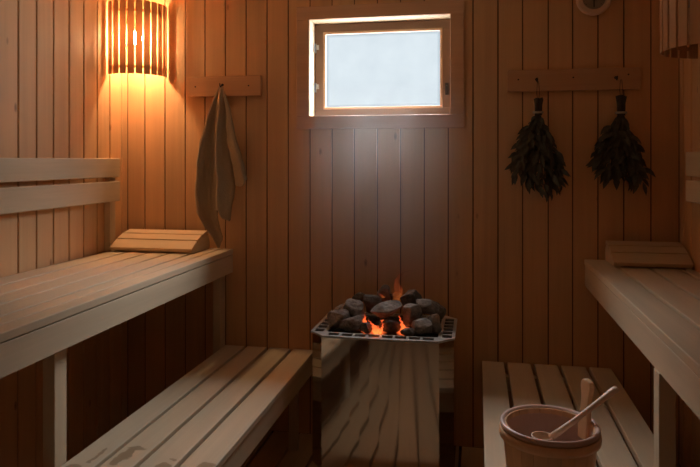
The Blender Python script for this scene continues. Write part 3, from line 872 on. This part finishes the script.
# staves as separate wedge pieces in one mesh
bm = BM(); ns = 22
def rad(z): return .097 + .021*(z-bz)/(RZ-bz)
for k in range(ns):
    a0 = 2*math.pi*k/ns + .0015; a1 = 2*math.pi*(k+1)/ns - .0015; vs = []
    for z in (bz, RZ-.004):
        for a in (a0, (a0+a1)/2, a1): vs.append(bm.verts.new((bx+rad(z)*math.cos(a), by+rad(z)*math.sin(a), z)))
        for a in (a1, (a0+a1)/2, a0): vs.append(bm.verts.new((bx+(rad(z)-.012)*math.cos(a), by+(rad(z)-.012)*math.sin(a), z)))
    lo, hi = vs[:6], vs[6:]
    bm.faces.new(lo[::-1]); bm.faces.new(hi)
    for i in range(6): bm.faces.new((lo[i], lo[(i+1) % 6], hi[(i+1) % 6], hi[i]))
bd = make('staves', bm, M['bucket'], bk, bevel=.001)
bm = BM(); lathe(bm, [(rad(RZ)+.001, RZ-.036), (rad(RZ)+.005, RZ-.035), (rad(RZ)+.006, RZ-.028), (rad(RZ)+.006, RZ-.020), (rad(RZ)+.004, RZ-.014), (rad(RZ)+.001, RZ-.012)], 64, bx, by, closed=True)
make('hoop', bm, M['bucket'], bk, smooth=True)
bm = BM(); lathe(bm, [(rad(bz+.04)+.0005, bz+.03), (rad(bz+.04)+.005, bz+.031), (rad(bz+.06)+.005, bz+.055), (rad(bz+.06)+.0005, bz+.056)], 64, bx, by, closed=True)
make('hoop', bm, M['bucket'], bk, smooth=True)
bm = BM(); ri = rad(RZ)
rg_ = lathe(bm, [(ri+.0030, RZ-.009), (ri+.0034, RZ-.003), (ri+.001, RZ+.001), (ri-.004, RZ+.001), (ri-.0085, RZ-.003), (ri-.0150, RZ-.02), (rad(bz+.02)-.0165, bz+.02), (rad(bz+.02)-.020, bz+.014)], 64, bx, by)
bm.faces.new(rg_[-1])
make('liner', bm, M['liner'], bk, smooth=True)
bm = BM(); rr_ = [bm.verts.new((bx+(rad(bz+.10)-.0168)*math.cos(2*math.pi*k/48), by+(rad(bz+.10)-.0168)*math.sin(2*math.pi*k/48), bz+.10)) for k in range(48)]
bm.faces.new(rr_)
m_, nt_, out_ = new_mat('bucket_water'); b_ = N(nt_, 'ShaderNodeBsdfPrincipled'); b_.inputs['Base Color'].default_value = (.05, .03, .025, 1); b_.inputs['Roughness'].default_value = .03
nt_.links.new(b_.outputs[0], out_.inputs[0])
make('water', bm, m_, bk)
# tall ear stave at the back right of the rim
bm = BM(); ea = math.radians(24)
prof = [(-.0150, RZ-.05), (-.0150, RZ-.01), (-.0125, RZ+.03), (-.0130, RZ+.055), (-.0175, RZ+.078), (-.0180, RZ+.090), (-.0120, RZ+.099), (.0, RZ+.101), (.0120, RZ+.096), (.0170, RZ+.086), (.0150, RZ+.074), (.0125, RZ+.055), (.0125, RZ+.03), (.0150, RZ-.01), (.0150, RZ-.05)]
er = Vector((math.cos(ea), math.sin(ea), 0)); et = Vector((-math.sin(ea), math.cos(ea), 0))
vs = []
for d_ in (ri-.024, ri-.010):
    vs.append([bm.verts.new(Vector((bx, by, 0)) + er*(d_ - .05*0 + (z-RZ)*.09) - et*s_*1.25 + Vector((0, 0, z))) for s_, z in prof])
n = len(prof); bm.faces.new(vs[0]); bm.faces.new(vs[1][::-1])
for i in range(n): bm.faces.new((vs[0][i], vs[1][i], vs[1][(i+1) % n], vs[0][(i+1) % n]))
make('grip', bm, M['bucket'], bk, bevel=.003)

# LADLE
ld = empty('ladle', (1.823, -1.215, .555), 'pale wooden ladle leaning in the bucket, its handle over the rim', 'ladle')
A = Vector((1.835, -1.205, .562)); B = Vector((1.998, -1.175, .686))
bm = BM(); dirv = (B-A)
pts = [A, A+dirv*.15+Vector((0, 0, -.001)), A+dirv*.35+Vector((0, 0, -.002)), A+dirv*.6+Vector((0, 0, -.001)), A+dirv*.78, A+dirv*.9+Vector((0, 0, .001)), B-dirv*.03, B]
tube(bm, pts, [(.010, .008), (.0085, .0075), (.0075, .0065), (.0075, .0065), (.009, .007), (.011, .008), (.011, .008), (.009, .005)], 12)
make('handle', bm, M['ladle'], ld, smooth=True)
bm = BM(); cxl, cyl = 1.816, -1.205
prof = [(.0, .523), (.012, .524), (.021, .531), (.0255, .545), (.0265, .562), (.0265, .566), (.0235, .566), (.0225, .546), (.0175, .534), (.009, .529), (.0, .528)]
rings = []
for r, z in prof:
    rings.append([bm.verts.new((cxl+max(r, .0004)*math.cos(2*math.pi*k/32), cyl+max(r, .0004)*math.sin(2*math.pi*k/32), z)) for k in range(32)])
for a, b in zip(rings, rings[1:]):
    for k in range(32): bm.faces.new((a[k], a[(k+1) % 32], b[(k+1) % 32], b[k]))
make('cup', bm, M['ladle'], ld, smooth=True)

# ================================================================ LIGHT
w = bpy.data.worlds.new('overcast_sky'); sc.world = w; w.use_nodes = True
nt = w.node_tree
for n in list(nt.nodes): nt.nodes.remove(n)
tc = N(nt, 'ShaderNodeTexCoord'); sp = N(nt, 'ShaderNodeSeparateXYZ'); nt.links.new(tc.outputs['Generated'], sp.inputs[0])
# low sky kept dim for the pane, higher sky boosted to light the benches
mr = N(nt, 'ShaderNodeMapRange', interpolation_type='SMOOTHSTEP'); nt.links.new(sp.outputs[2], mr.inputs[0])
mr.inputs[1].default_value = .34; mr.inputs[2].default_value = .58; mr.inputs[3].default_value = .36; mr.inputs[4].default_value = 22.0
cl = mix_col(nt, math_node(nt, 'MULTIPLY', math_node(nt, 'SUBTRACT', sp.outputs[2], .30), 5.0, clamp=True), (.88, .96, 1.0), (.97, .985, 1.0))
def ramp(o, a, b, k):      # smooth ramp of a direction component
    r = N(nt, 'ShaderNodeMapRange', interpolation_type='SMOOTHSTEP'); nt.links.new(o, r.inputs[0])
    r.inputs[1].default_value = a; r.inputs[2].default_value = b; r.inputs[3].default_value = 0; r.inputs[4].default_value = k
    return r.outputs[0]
ground_fill = ramp(math_node(nt, 'MULTIPLY', sp.outputs[2], -1.0), .02, .25, 4.0)      # added glow from below the horizon, fills the reveal head and ceiling
side = ramp(sp.outputs[0], .50, .85, 9.0)                                        # extra sky brightness added on the right to light the left reveal
shade = N(nt, 'ShaderNodeMapRange', interpolation_type='SMOOTHSTEP'); nt.links.new(sp.outputs[0], shade.inputs[0])   # left sky dimmed to keep the right wall rails dark
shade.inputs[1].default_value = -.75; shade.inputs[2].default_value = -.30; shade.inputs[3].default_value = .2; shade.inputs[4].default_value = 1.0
stg = math_node(nt, 'ADD', math_node(nt, 'ADD', math_node(nt, 'MULTIPLY', mr.outputs[0], shade.outputs[0]), ground_fill), side)
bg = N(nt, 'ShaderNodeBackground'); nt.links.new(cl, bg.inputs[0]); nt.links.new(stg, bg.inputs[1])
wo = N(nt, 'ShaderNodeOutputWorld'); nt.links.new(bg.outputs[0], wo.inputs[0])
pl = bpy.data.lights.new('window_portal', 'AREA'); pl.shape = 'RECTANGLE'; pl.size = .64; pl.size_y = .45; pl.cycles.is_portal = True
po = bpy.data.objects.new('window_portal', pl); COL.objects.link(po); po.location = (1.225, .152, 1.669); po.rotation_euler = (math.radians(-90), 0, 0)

# ================================================================ CAMERA
cam = bpy.data.cameras.new('camera'); co = bpy.data.objects.new('camera', cam); COL.objects.link(co)
co.location = (1.6569, -2.88, 1.25)
co.rotation_euler = (math.radians(90), 0, math.atan(127/650))
cam.sensor_width = 36; cam.lens = 36*650/700; cam.shift_y = -(233.5-160)/700; cam.clip_start = .02
sc.camera = co
for o in bpy.data.objects:
    if '_o' in o.keys(): del o['_o']
